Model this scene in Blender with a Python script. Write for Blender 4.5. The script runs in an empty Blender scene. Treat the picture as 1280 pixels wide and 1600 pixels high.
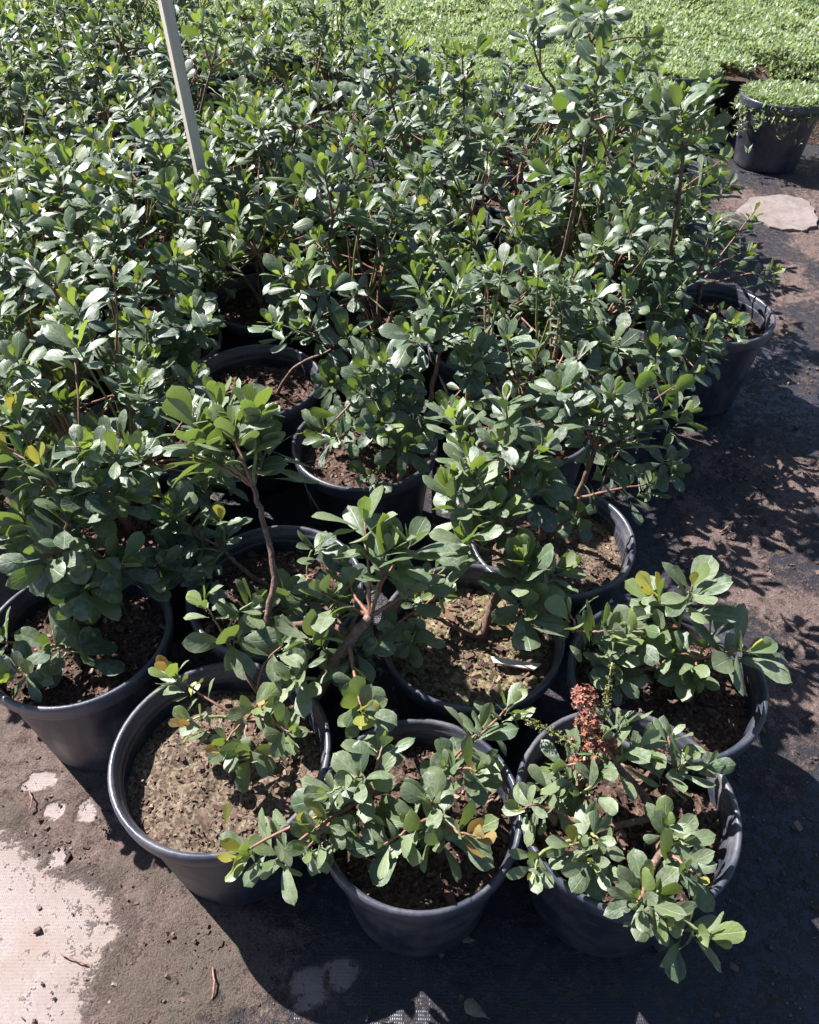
import bpy, math, random
import numpy as np
from mathutils import Vector, Matrix

R = math.radians
scene = bpy.context.scene

# ------------------------------------------------------------------ camera
CAM_H, PITCH, FPX = 1.41, R(43.0), 1280.0
cd = bpy.data.cameras.new('camera')
cam = bpy.data.objects.new('camera', cd)
scene.collection.objects.link(cam)
cam.location = (0, 0, CAM_H)
cam.rotation_euler = (math.pi / 2 - PITCH, 0, 0)
cd.sensor_fit = 'HORIZONTAL'; cd.sensor_width = 36.0; cd.lens = 36.0
cd.clip_start = 0.02; cd.clip_end = 500
scene.camera = cam

# ------------------------------------------------------------------ sky and sun
SUN_EL, SUN_AZ = R(49.0), R(-55.0)
world = bpy.data.worlds.new('World'); scene.world = world; world.use_nodes = True
wn = world.node_tree
sky = wn.nodes.new('ShaderNodeTexSky'); sky.sky_type = 'NISHITA'; sky.sun_disc = False
sky.sun_elevation = SUN_EL; sky.sun_rotation = SUN_AZ; sky.ozone_density = 3.5
bg = wn.nodes['Background']; bg.inputs['Strength'].default_value = 0.05
wn.links.new(sky.outputs[0], bg.inputs['Color'])
sl = bpy.data.lights.new('sun', 'SUN'); sl.energy = 5.0; sl.angle = R(0.53); sl.color = (1.0, 0.97, 0.935)
sun = bpy.data.objects.new('sun', sl); scene.collection.objects.link(sun)
sdir = Vector((math.sin(SUN_AZ) * math.cos(SUN_EL), math.cos(SUN_AZ) * math.cos(SUN_EL), math.sin(SUN_EL)))
sun.rotation_euler = sdir.to_track_quat('Z', 'Y').to_euler(); sun.location = sdir * 20
vs = scene.view_settings
vs.view_transform = 'Standard'; vs.look = 'None'; vs.exposure = 1.5; vs.gamma = 1.0

cy = scene.cycles
cy.max_bounces = 6; cy.diffuse_bounces = 3; cy.glossy_bounces = 2; cy.transmission_bounces = 3; cy.transparent_max_bounces = 4
cy.caustics_reflective = False; cy.caustics_refractive = False; cy.use_light_tree = False

# ------------------------------------------------------------------ helpers
COL = scene.collection
FWD = Vector((0, math.cos(PITCH), -math.sin(PITCH))); UP = Vector((0, math.sin(PITCH), math.cos(PITCH)))
def at(px, py, z):
    """point at height z seen at a place measured in the photograph"""
    d = Vector((1, 0, 0)) * ((px - 640) / FPX) + UP * ((800 - py) / FPX) + FWD
    return Vector((0, 0, CAM_H)) + d * ((z - CAM_H) / d.z)

def link(name, data, parent=None, mat=None):
    o = bpy.data.objects.new(name, data); COL.objects.link(o)
    if parent is not None: o.parent = parent
    if mat is not None: o.matrix_basis = mat
    return o
def tag(o, label=None, cat=None, group=None, kind=None):
    if label: o['label'] = label
    if cat: o['category'] = cat
    if group: o['group'] = group
    if kind: o['kind'] = kind
    return o
def mesh(name, verts, faces, mat=None, smooth=True, uvs=None):
    m = bpy.data.meshes.new(name)
    m.from_pydata([tuple(v) for v in verts], [], faces)
    if smooth: m.polygons.foreach_set('use_smooth', [True] * len(m.polygons))
    if uvs is not None:
        l = m.uv_layers.new(name='UVMap')
        idx = np.zeros(len(m.loops), dtype=np.int32); m.loops.foreach_get('vertex_index', idx)
        l.data.foreach_set('uv', np.asarray(uvs, dtype=np.float32)[idx].ravel())
    if mat: m.materials.append(mat)
    m.update(); return m

def vnoise(x, y, s, seed=0):
    x = np.asarray(x) * s + 31.7 * seed; y = np.asarray(y) * s + 17.3 * seed
    xi = np.floor(x).astype(np.int64); yi = np.floor(y).astype(np.int64); fx = x - xi; fy = y - yi
    fx = fx * fx * (3 - 2 * fx); fy = fy * fy * (3 - 2 * fy)
    def h(a, b):
        n = (a * 374761393 + b * 668265263 + seed * 1442695) & 0x7fffffff
        n = ((n ^ (n >> 13)) * 1274126177) & 0x7fffffff
        return ((n ^ (n >> 16)) & 0xffff) / 65535.0
    return (h(xi, yi) * (1 - fx) + h(xi + 1, yi) * fx) * (1 - fy) + (h(xi, yi + 1) * (1 - fx) + h(xi + 1, yi + 1) * fx) * fy
def fbm(x, y, s, seed=0, o=4):
    v = 0; a = .5; t = 0
    for k in range(o):
        v = v + a * vnoise(x, y, s * 2 ** k, seed + k); t += a; a *= .5
    return v / t
def sstep(a, b, x):
    t = np.clip((x - a) / (b - a), 0, 1); return t * t * (3 - 2 * t)

# ------------------------------------------------------------------ materials
class NT:
    def __init__(s, name):
        s.m = bpy.data.materials.new(name); s.m.use_nodes = True; s.t = s.m.node_tree
        s.t.nodes.clear(); s.out = s.t.nodes.new('ShaderNodeOutputMaterial')
    def n(s, typ, ins=None, **kw):
        o = s.t.nodes.new('ShaderNode' + typ)
        for k, v in kw.items(): setattr(o, k, v)
        for k, v in (ins or {}).items(): s.set(o.inputs[k], v)
        return o
    def set(s, sock, v):
        if isinstance(v, bpy.types.NodeSocket): s.t.links.new(v, sock)
        elif isinstance(v, bpy.types.Node): s.t.links.new(v.outputs[0], sock)
        else:
            if sock.type == 'RGBA' and len(v) == 3: v = (*v, 1)
            sock.default_value = v
    def mix(s, f, a, b, mode='MIX'):
        o = s.t.nodes.new('ShaderNodeMix'); o.data_type = 'RGBA'; o.blend_type = mode
        s.set(o.inputs[0], f); s.set(o.inputs[6], a); s.set(o.inputs[7], b); return o.outputs[2]
    def math(s, op, a, b=0.0, c=0.0, clamp=False):
        o = s.t.nodes.new('ShaderNodeMath'); o.operation = op; o.use_clamp = clamp
        s.set(o.inputs[0], a); s.set(o.inputs[1], b)
        if op in ('MULTIPLY_ADD', 'SMOOTH_MIN', 'COMPARE'): s.set(o.inputs[2], c)
        return o.outputs[0]
    def ramp(s, v, pts):
        o = s.t.nodes.new('ShaderNodeValToRGB'); e = o.color_ramp.elements
        while len(e) < len(pts): e.new(0.5)
        for q, (p, c) in zip(e, pts):
            q.position = p; q.color = (*c, 1) if len(c) == 3 else c
        s.set(o.inputs[0], v); return o.outputs[0]
    def rng(s, v, a, b, c, d):
        o = s.n('MapRange', {0: v, 1: a, 2: b, 3: c, 4: d}); return o.outputs[0]
    def noise(s, co, sc, det=4, rough=.55):
        o = s.n('TexNoise', {'Vector': co, 'Scale': sc, 'Detail': det, 'Roughness': rough}); return o.outputs[0]
    def surf(s, sh): s.t.links.new(sh.outputs[0], s.out.inputs['Surface']); return s.m

def leaf_material(name, dark, light, back, trans, tw, dust, rough=.40):
    k = NT(name)
    uv = k.n('UVMap').outputs[0]; sep = k.n('SeparateXYZ', {0: uv})
    ob = k.n('TexCoord').outputs['Object']
    rnd = k.n('ObjectInfo').outputs['Random']
    rnd2 = k.math('FRACT', k.math('MULTIPLY', rnd, 37.7))
    rnd3 = k.math('FRACT', k.math('MULTIPLY', rnd, 91.3))
    co = k.n('VectorMath', {0: ob, 1: k.n('CombineXYZ', {0: k.math('MULTIPLY', rnd, 50.0), 1: rnd2, 2: 0.0})}, operation='ADD').outputs[0]
    n2 = k.noise(co, 7.0, 3, .7)
    base = k.mix(k.math('ADD', k.math('MULTIPLY', rnd, .8), k.math('MULTIPLY', n2, .3), clamp=True), dark, light)
    # margin and midrib paler
    av = k.math('ABSOLUTE', k.math('SUBTRACT', sep.outputs[0], .5))
    rib = k.rng(av, .006, .035, 1.0, 0.0)
    base = k.mix(k.math('MULTIPLY', rib, .6), base, back)
    vein = k.n('TexWave', {'Vector': k.n('CombineXYZ', {0: 0.0, 1: k.math('SUBTRACT', sep.outputs[1], k.math('MULTIPLY', av, .9)), 2: 0.0}), 'Scale': 1.5, 'Distortion': 0.0, 'Detail': 0.0}, bands_direction='Y').outputs['Fac']
    base = k.mix(k.math('MULTIPLY', k.rng(vein, .86, 1.0, 0, 1), .08), base, back)
    base = k.mix(k.rng(av, .44, .5, 0, .4), base, back)
    dm = k.math('MULTIPLY', k.rng(n2, .42, .68, 0.0, 1.0), k.math('MULTIPLY', rnd3, dust))
    base = k.mix(dm, base, (.27, .28, .25))
    base = k.mix(k.math('MULTIPLY', k.rng(n2, .66, .70, 0, .8), k.rng(rnd2, .80, .82, 0, 1)), base, (.10, .06, .03))
    bf = k.n('NewGeometry').outputs['Backfacing']
    col = k.mix(bf, base, k.mix(.5, base, back))
    hgt = k.math('ADD', k.math('MULTIPLY', vein, .10), k.math('ADD', k.math('MULTIPLY', n2, .5), k.math('MULTIPLY', rib, -.5)))
    bmp = k.n('Bump', {'Height': hgt, 'Strength': .3, 'Distance': .0035})
    rg = k.math('ADD', rough, k.math('ADD', k.math('MULTIPLY', dm, .3), k.math('MULTIPLY', bf, .2)), clamp=True)
    p = k.n('BsdfPrincipled', {'Base Color': col, 'Roughness': rg, 'Specular IOR Level': .6, 'Normal': bmp})
    t = k.n('BsdfTranslucent', {'Color': k.mix(rnd2, trans, tuple(c * .6 for c in trans)), 'Normal': bmp})
    mx = k.n('MixShader', {0: tw, 1: p, 2: t})
    return k.surf(mx)

M = {}
M['leaf'] = leaf_material('leaf_mature', (.050, .086, .040), (.118, .168, .082), (.24, .29, .18), (.26, .40, .04), .24, .8, .41)
M['leaf_pale'] = leaf_material('leaf_dusty', (.088, .125, .058), (.170, .215, .110), (.27, .31, .19), (.28, .38, .06), .22, .7, .46)
M['leaf_dark'] = leaf_material('leaf_old', (.034, .060, .036), (.090, .130, .076), (.22, .26, .18), (.15, .26, .04), .18, .9, .43)
M['leaf_young'] = leaf_material('leaf_young', (.130, .185, .062), (.215, .270, .098), (.29, .34, .16), (.33, .45, .05), .34, .3)
M['leaf_yellow'] = leaf_material('leaf_yellow', (.23, .25, .055), (.36, .33, .07), (.40, .39, .14), (.5, .46, .06), .36, .1)
M['leaf_bronze'] = leaf_material('leaf_bronze', (.22, .15, .05), (.32, .23, .08), (.34, .27, .12), (.5, .3, .06), .3, .15)
M['leaf_dry'] = leaf_material('leaf_dry', (.16, .08, .045), (.27, .16, .10), (.28, .18, .12), (.2, .1, .04), .1, .6, .7)

k = NT('bark'); ob = k.n('TexCoord').outputs['Object']
n = k.noise(ob, 90, 5, .7); n2 = k.noise(k.n('Mapping', {0: ob, 3: (1, 1, .15)}), 240, 3)
b = k.n('Bump', {'Height': k.math('ADD', n, n2), 'Strength': .7, 'Distance': .002})
k.surf(k.n('BsdfPrincipled', {'Base Color': k.ramp(n, [(.3, (.07, .04, .03)), (.55, (.17, .10, .075)), (.75, (.30, .24, .20))]), 'Roughness': .8, 'Normal': b})); M['bark'] = k.m
k = NT('twig_red'); ob = k.n('TexCoord').outputs['Object']; n = k.noise(ob, 120, 4)
b = k.n('Bump', {'Height': n, 'Strength': .4, 'Distance': .001})
k.surf(k.n('BsdfPrincipled', {'Base Color': k.ramp(n, [(.3, (.13, .055, .035)), (.7, (.30, .16, .11))]), 'Roughness': .6, 'Normal': b})); M['twig'] = k.m
k = NT('twig_green'); ob = k.n('TexCoord').outputs['Object']; n = k.noise(ob, 120, 4)
k.surf(k.n('BsdfPrincipled', {'Base Color': k.ramp(n, [(.3, (.14, .16, .06)), (.7, (.28, .29, .11))]), 'Roughness': .55})); M['twig_green'] = k.m

def plastic(name, ribs=False, wear=.5, c0=(.022, .026, .042)):  # base tinted blue to stand in for the sky's reflection on the plastic
    k = NT(name); ob = k.n('TexCoord').outputs['Object']; rnd = k.n('ObjectInfo').outputs['Random']
    co = k.n('VectorMath', {0: ob, 1: k.n('CombineXYZ', {0: k.math('MULTIPLY', rnd, 9.0), 1: 0.0, 2: 0.0})}, operation='ADD').outputs[0]
    n = k.noise(co, 14, 5, .62); n2 = k.noise(co, 130, 4, .7)
    st = k.noise(k.n('Mapping', {0: co, 3: (1, 1, .07)}), 95, 3)
    dust = k.math('MULTIPLY', k.rng(n, .42, .72, 0, 1), k.rng(n2, .3, .7, .3, 1))
    scf = k.math('MULTIPLY', k.rng(k.noise(k.n('Mapping', {0: co, 3: (1, 1, 9)}), 22, 5, .75), .52, .70, 0, 1), k.rng(k.noise(co, 5, 2), .50, .62, 0, 1))
    spk = k.rng(k.noise(co, 420, 2), .67, .74, 0, .6)
    col = k.mix(k.math('MULTIPLY', dust, wear), c0, (.17, .155, .155))
    col = k.mix(k.math('MULTIPLY', k.rng(st, .55, .75, 0, 1), .12), col, (.2, .2, .21))
    col = k.mix(spk, col, (.17, .14, .12))
    col = k.mix(k.math('MULTIPLY', scf, .6), col, (.16, .15, .15))
    rg = k.math('ADD', .30, k.math('MULTIPLY', k.math('MAXIMUM', dust, scf), .35))
    h = k.math('ADD', k.math('MULTIPLY', n2, .3), k.math('MULTIPLY', st, .35))
    if ribs:
        sp = k.n('SeparateXYZ', {0: ob}); ang = k.math('ARCTAN2', sp.outputs[1], sp.outputs[0])
        w = k.math('SINE', k.math('MULTIPLY', ang, 90.0)); h = k.math('ADD', h, k.math('MULTIPLY', w, 1.2))
    b = k.n('Bump', {'Height': h, 'Strength': .35, 'Distance': .0025})
    return k.surf(k.n('BsdfPrincipled', {'Base Color': col, 'Roughness': rg, 'Specular IOR Level': .5, 'Normal': b}))
M['pot'] = plastic('black_plastic'); M['pot_ribbed'] = plastic('black_plastic_ribbed', True); M['rim'] = plastic('worn_black_rim', False, .75, (.038, .043, .064))

def earth(name, c0, c1, c2, sc=1.0):
    k = NT(name); ob = k.n('TexCoord').outputs['Object']; rnd = k.n('ObjectInfo').outputs['Random']
    co = k.n('VectorMath', {0: ob, 1: k.n('CombineXYZ', {0: k.math('MULTIPLY', rnd, 9.0), 1: 0.0, 2: 0.0})}, operation='ADD').outputs[0]
    n = k.noise(co, 45 * sc, 6, .7); v = k.n('TexVoronoi', {'Vector': co, 'Scale': 160 * sc}).outputs['Color']
    vs_ = k.n('SeparateColor', {0: v}).outputs[0]
    col = k.ramp(k.math('ADD', k.math('MULTIPLY', n, .7), k.math('MULTIPLY', vs_, .35)), [(.3, c0), (.52, c1), (.8, c2)])
    b = k.n('Bump', {'Height': k.math('ADD', n, k.math('MULTIPLY', vs_, .5)), 'Strength': .8, 'Distance': .006})
    return k.surf(k.n('BsdfPrincipled', {'Base Color': col, 'Roughness': .92, 'Specular IOR Level': .2, 'Normal': b}))
M['soil'] = earth('potting_soil', (.016, .011, .009), (.060, .036, .027), (.17, .11, .085))  # base darkened to hold the shade lying over the soil in most pots
M['soil_grit'] = earth('gritty_soil', (.032, .023, .017), (.115, .084, .060), (.26, .205, .15), 1.5)
M['soil_moss'] = earth('mossy_soil', (.03, .022, .014), (.13, .105, .055), (.30, .26, .16))
def chip_mat(name, a, b_):
    k = NT(name); isl = k.n('NewGeometry').outputs['Random Per Island']; ob = k.n('TexCoord').outputs['Object']
    n = k.noise(ob, 300, 3)
    col = k.mix(n, k.ramp(isl, [(0, a), (.55, b_), (.85, tuple(min(1, c * 1.7) for c in b_)), (1, (.45, .36, .27))]), (.08, .05, .04))
    return k.surf(k.n('BsdfPrincipled', {'Base Color': col, 'Roughness': .85, 'Specular IOR Level': .25}))
M['chips'] = chip_mat('bark_chip', (.022, .014, .011), (.105, .058, .044)); M['chips_pale'] = chip_mat('pale_bark_chip', (.04, .022, .018), (.185, .105, .086))
M['crumb'] = chip_mat('dirt_crumb', (.04, .028, .024), (.12, .082, .068))

k = NT('weathered_wood'); ob = k.n('TexCoord').outputs['Object']
g = k.noise(k.n('Mapping', {0: ob, 3: (1, 1, .04)}), 130, 4); g2 = k.noise(ob, 8, 3)
k.surf(k.n('BsdfPrincipled', {'Base Color': k.mix(g2, k.ramp(g, [(.3, (.46, .40, .33)), (.7, (.68, .62, .53))]), (.58, .52, .45)), 'Roughness': .75,
    'Normal': k.n('Bump', {'Height': g, 'Strength': .4, 'Distance': .002})})); M['wood'] = k.m
k = NT('pale_stone'); ob = k.n('TexCoord').outputs['Object']; g = k.noise(ob, 12, 6, .7); g2 = k.noise(ob, 60, 4, .7)
k.surf(k.n('BsdfPrincipled', {'Base Color': k.mix(k.rng(g2, .5, .7, 0, .6), k.ramp(g, [(.3, (.13, .10, .09)), (.6, (.215, .178, .168))]), (.12, .085, .07)), 'Roughness': .9,
    'Normal': k.n('Bump', {'Height': k.math('ADD', g, k.math('MULTIPLY', g2, .4)), 'Strength': .5, 'Distance': .008})})); M['stone'] = k.m
k = NT('dry_flower'); isl = k.n('NewGeometry').outputs['Random Per Island']
k.surf(k.n('BsdfPrincipled', {'Base Color': k.ramp(isl, [(0, (.12, .038, .024)), (.5, (.26, .090, .055)), (1, (.38, .18, .125))]), 'Roughness': .8})); M['flower'] = k.m
k = NT('flower_bud'); isl = k.n('NewGeometry').outputs['Random Per Island']
k.surf(k.n('BsdfPrincipled', {'Base Color': k.ramp(isl, [(0, (.085, .095, .02)), (1, (.20, .20, .06))]), 'Roughness': .6})); M['bud'] = k.m
k = NT('ground_cover_leaf'); isl = k.n('NewGeometry').outputs['Random Per Island']
c = k.ramp(isl, [(0, (.15, .205, .11)), (.4, (.255, .325, .185)), (.8, (.35, .40, .27)), (1, (.45, .48, .37))])
p = k.n('BsdfPrincipled', {'Base Color': c, 'Roughness': .38, 'Specular IOR Level': .6})
k.surf(k.n('MixShader', {0: .38, 1: p, 2: k.n('BsdfTranslucent', {'Color': (.42, .52, .18)})})); M['cover'] = k.m

# ground: woven cloth, worn pale in places, with dirt lying on it (attribute: red pale cloth, green dirt, blue moss)
k = NT('ground_cloth'); pos = k.n('NewGeometry').outputs['Position']
at_ = k.n('Attribute', attribute_name='wear'); sp = k.n('SeparateColor', {0: at_.outputs['Color']})
n1 = k.noise(pos, 7, 6, .65); n2 = k.noise(pos, 45, 6, .7); n3 = k.noise(pos, 260, 4, .75); n4 = k.noise(pos, 2.2, 4)
wx = k.n('TexWave', {'Vector': pos, 'Scale': 95.0, 'Distortion': .6}, bands_direction='X').outputs['Fac']
wy = k.n('TexWave', {'Vector': pos, 'Scale': 60.0, 'Distortion': .6}, bands_direction='Y').outputs['Fac']
weave = k.math('MULTIPLY', wx, wy)
cloth = k.mix(k.math('MULTIPLY', weave, .25), (.024, .024, .034), (.042, .042, .056))
cloth = k.mix(k.rng(n2, .48, .75, 0, .45), cloth, (.085, .070, .068))
pale = k.mix(k.rng(n2, .3, .7, 0, 1), (.195, .152, .142), (.285, .240, .234))
pale = k.mix(k.math('MULTIPLY', weave, .25), pale, (.17, .138, .130))
pale = k.mix(k.rng(n3, .50, .66, 0, .6), pale, (.12, .076, .056))
pale = k.mix(k.rng(n1, .54, .66, 0, .45), pale, (.19, .128, .092))
pale = k.mix(k.math('MULTIPLY', k.math('SUBTRACT', 1.0, sp.outputs[0], clamp=True), .95), pale, (.150, .098, .074))
dirt = k.ramp(k.math('ADD', k.math('MULTIPLY', n2, .45), k.math('MULTIPLY', n3, .55)), [(.32, (.038, .026, .023)), (.46, (.134, .094, .083)), (.58, (.205, .153, .138)), (.72, (.36, .30, .28))])
dirt = k.mix(k.math('MULTIPLY', sp.outputs[2], k.rng(n2, .35, .65, 0, 1)), dirt, (.088, .078, .058))
pm = k.rng(k.math('ADD', sp.outputs[0], k.math('MULTIPLY', k.math('SUBTRACT', n2, .5), .4)), .02, .30, 0, 1)
dm = k.rng(k.math('ADD', sp.outputs[1], k.math('ADD', k.math('MULTIPLY', k.math('SUBTRACT', n2, .5), 1.7), k.math('MULTIPLY', k.math('SUBTRACT', n3, .5), .9))), .24, .74, 0, 1)
col = k.mix(pm, cloth, pale); col = k.mix(dm, col, dirt)
rg = k.math('ADD', k.math('ADD', .27, k.math('MULTIPLY', n2, .25)), k.math('ADD', k.math('MULTIPLY', dm, .45), k.math('MULTIPLY', pm, .35)), clamp=True)
h = k.math('ADD', k.math('MULTIPLY', weave, .03), k.math('MULTIPLY', dm, k.math('ADD', k.math('MULTIPLY', n2, 1.0), k.math('MULTIPLY', n3, .7))))
bm = k.n('Bump', {'Height': h, 'Strength': .9, 'Distance': .012})
k.surf(k.n('BsdfPrincipled', {'Base Color': col, 'Roughness': rg, 'Specular IOR Level': k.math('SUBTRACT', .5, k.math('MULTIPLY', dm, .35)), 'Normal': bm})); M['ground'] = k.m

# ------------------------------------------------------------------ ground sheet
def axis(lo, hi, a, b, step):
    c = np.arange(a, b + 1e-6, step); l = [a]; s = step
    while l[-1] > lo: s *= 1.25; l.append(l[-1] - s)
    r = [c[-1]]; s = step
    while r[-1] < hi: s *= 1.25; r.append(r[-1] + s)
    return np.concatenate([np.array(l[:0:-1]), c, np.array(r[1:])])
gx = axis(-120, 120, -1.0, 1.9, .010); gy = axis(-60, 200, .15, 3.0, .010)
X, Y = np.meshgrid(gx, gy)
bx = [at(x, y, 0) for x, y in ((150, 1640), (150, 1600), (165, 1530), (225, 1460), (185, 1410), (110, 1365), (40, 1310), (-60, 1240), (-300, 1150))]
xb = np.interp(Y, [p.y for p in bx], [p.x for p in bx], left=bx[0].x, right=bx[-1].x)
wob = (fbm(X, Y, 9, 3) - .5) * .16 + (fbm(X, Y, 40, 5) - .5) * .05
pale_a = sstep(.16, -.26, X - xb - .04 + wob * 1.2)
spots = np.zeros_like(X)
for (px, py, r) in ((50, 1225, .018), (85, 1265, .022), (135, 1270, .022), (75, 1218, .02), (480, 1545, .03), (535, 1520, .022), (90, 1340, .02)):
    p = at(px, py, 0); spots = np.maximum(spots, sstep(r * 1.3, r * .7, np.hypot(X - p.x, (Y - p.y)) + (fbm(X, Y, 60, 8) - .5) * .02))
pale_a = np.maximum(pale_a, spots * .85)
# dirt: a drift along the edge of the pots, and a broad spill on the right-hand side
drift = sstep(.42, .12, X - xb + wob * 1.6) * (1 - sstep(.15, .70, pale_a))
drift = np.maximum(drift, sstep(-.30, -.42, X) * sstep(1.3, 1.0, Y) * (1 - sstep(.15, .70, pale_a)))
yR = at(1150, 1290, 0).y
right = sstep(.30, .62, X + (fbm(X, Y, 5, 21) - .5) * .35 + (Y - .9) * -.28) * sstep(yR - .12, yR + .16, Y + (fbm(X, Y, 6, 9) - .5) * .3)
blotch = sstep(.42, .66, fbm(X, Y, 6, 31, 5))
right = right * (.35 + .65 * blotch)
bare_pt = at(1215, 600, 0)
wet = sstep(.42, .20, np.hypot((X - bare_pt.x) * .9, Y - bare_pt.y) + (fbm(X, Y, 7, 41) - .5) * .2)
right = right * (1 - .62 * wet)  # thins the dirt around this point so more dark cloth shows
under = (.30 + .45 * (fbm(X, Y, 11, 51) - .35)) * (1 - pale_a)
dirt_a = np.clip(np.maximum(np.maximum(drift, right), under * .75), 0, 1)
far = sstep(3.0, 4.5, Y); dirt_a = dirt_a * (1 - .5 * far)
moss = sstep(.5, .7, fbm(X, Y, 8, 61)) * sstep(.0, .5, drift)
mp = at(300, 1540, 0); moss = np.maximum(moss, sstep(.16, .05, np.hypot(X - mp.x, Y - mp.y)))
Z = dirt_a * (fbm(X, Y, 22, 71, 4) - .35) * .014 + (fbm(X, Y, 2.5, 81, 3) - .5) * .010 + dirt_a * np.maximum(0, fbm(X, Y, 55, 73, 2) - .60) * .03
Z = Z * sstep(8, 3, np.hypot(X, Y - 1)) - .004
ny, nx = X.shape
idx = np.arange(nx * ny).reshape(ny, nx)
q = np.stack([idx[:-1, :-1], idx[:-1, 1:], idx[1:, 1:], idx[1:, :-1]], -1).reshape(-1, 4)
gm = bpy.data.meshes.new('ground')
gm.vertices.add(nx * ny); gm.vertices.foreach_set('co', np.stack([X, Y, Z], -1).astype(np.float32).ravel())
gm.loops.add(q.size); gm.loops.foreach_set('vertex_index', q.ravel().astype(np.int32))
gm.polygons.add(len(q)); gm.polygons.foreach_set('loop_start', np.arange(0, q.size, 4, dtype=np.int32))
gm.polygons.foreach_set('use_smooth', np.ones(len(q), dtype=bool))
ca = gm.attributes.new('wear', 'FLOAT_COLOR', 'POINT')
ca.data.foreach_set('color', np.stack([pale_a, dirt_a, moss, np.ones_like(X)], -1).astype(np.float32).ravel())
gm.materials.append(M['ground']); gm.update(calc_edges=True)
tag(link('ground', gm), 'dark woven ground cloth with dirt and a bleached corner', kind='structure')

# ------------------------------------------------------------------ pots
SEG = 56
def lathe(name, prof, mat, seg=SEG, closed=False):
    v, f = [], []; m = len(prof)
    for i in range(seg):
        a = 2 * math.pi * i / seg; c, s = math.cos(a), math.sin(a)
        v += [(r * c, r * s, z) for r, z in prof]
    for i in range(seg):
        j = (i + 1) % seg
        for p in range(m if closed else m - 1):
            p2 = (p + 1) % m
            f.append((i * m + p, j * m + p, j * m + p2, i * m + p2))
    return mesh(name, v, f, mat)
POT_R, POT_H = .165, .27
def pot_mesh(mat):
    wall = [(.020, .004), (.112, .004), (.121, .000), (.1245, .004), (.1265, .014), (.1285, .030), (.140, .130), (.1515, .232), (.1525, .246),
            (.1490, .247), (.1480, .232), (.1365, .130), (.1240, .020), (.118, .012), (.020, .011)]
    return lathe('pot', wall, mat, closed=True)
def rim_mesh(mat):
    prof = [(.1500, .234), (.1580, .2345), (.1615, .2365), (.1635, .242), (.1648, .256), (.1652, .263), (.1640, .2685), (.1605, .2705), (.1570, .2695),
            (.1548, .2655), (.1538, .2600), (.1518, .2575), (.1500, .2540), (.1485, .2440)]
    return lathe('rim', prof, mat, closed=True)
POT = {'plain': (pot_mesh(M['pot']), rim_mesh(M['rim'])), 'ribbed': (pot_mesh(M['pot_ribbed']), rim_mesh(M['rim']))}

rs = np.random.RandomState(5)
SOIL_Z = .215
def soil_mesh(seed, mat):
    rings, seg = 16, 40; v = [(0, 0, 0)]; f = []
    for i in range(1, rings + 1):
        r = .1465 * i / rings
        for j in range(seg):
            a = 2 * math.pi * j / seg; v.append((r * math.cos(a), r * math.sin(a), 0))
    A = np.array(v); h = (fbm(A[:, 0], A[:, 1], 26, seed, 4) - .5) * .034 + (fbm(A[:, 0], A[:, 1], 120, seed + 3, 2) - .5) * .008
    A[:, 2] = h + .006 * (1 - (np.hypot(A[:, 0], A[:, 1]) / .147) ** 2)
    for j in range(seg): f.append((0, 1 + j, 1 + (j + 1) % seg))
    for i in range(rings - 1):
        for j in range(seg):
            a = 1 + i * seg + j; b_ = 1 + i * seg + (j + 1) % seg; f.append((a, a + seg, b_ + seg, b_))
    return mesh('soil', A, f, mat), A
CUBE_F = np.array([(0, 1, 3, 2), (4, 6, 7, 5), (0, 4, 5, 1), (2, 3, 7, 6), (0, 2, 6, 4), (1, 5, 7, 3)])
def chips_mesh(name, pts, lens, mat, rs, thin=.35, wid=.45):
    V, Fc = [], []
    for p, L in zip(pts, lens):
        c = np.array([(x, y, z) for x in (-1, 1) for y in (-1, 1) for z in (-1, 1)], float)
        c *= 1 + rs.uniform(-.35, .35, c.shape)
        c *= np.array([L, L * wid * rs.uniform(.6, 1.3), L * thin * rs.uniform(.5, 1.2)]) * .5
        e = Matrix.Rotation(rs.uniform(0, 6.28), 3, 'Z') @ Matrix.Rotation(rs.normal(0, .35), 3, 'X') @ Matrix.Rotation(rs.normal(0, .35), 3, 'Y')
        c = c @ np.array(e).T + p; Fc += (CUBE_F + len(V)).tolist(); V += c.tolist()
    return mesh(name, V, Fc, mat, smooth=False)
SOILS = []
for s in range(5):
    sm, A = soil_mesh(100 + s * 7, M['soil_moss'] if s == 4 else M['soil_grit'] if s == 0 else M['soil'])
    n = 1100; a = rs.uniform(0, 6.283, n); r = .142 * np.sqrt(rs.uniform(0, 1, n))
    xy = np.stack([r * np.cos(a), r * np.sin(a)], -1)
    h = (fbm(xy[:, 0], xy[:, 1], 26, 100 + s * 7, 4) - .5) * .034 + .006 * (1 - (r / .147) ** 2)
    pts = np.concatenate([xy, (h + .0015)[:, None]], 1)
    L = rs.gamma(1.3, .0030, n) + .0022; L = np.minimum(L, .030)
    cm = chips_mesh('bark_chips', pts, L * (.62 if s == 0 else 1), M['chips_pale'] if s in (0, 4) else M['chips'], rs)
    SOILS.append((sm, cm))

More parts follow.
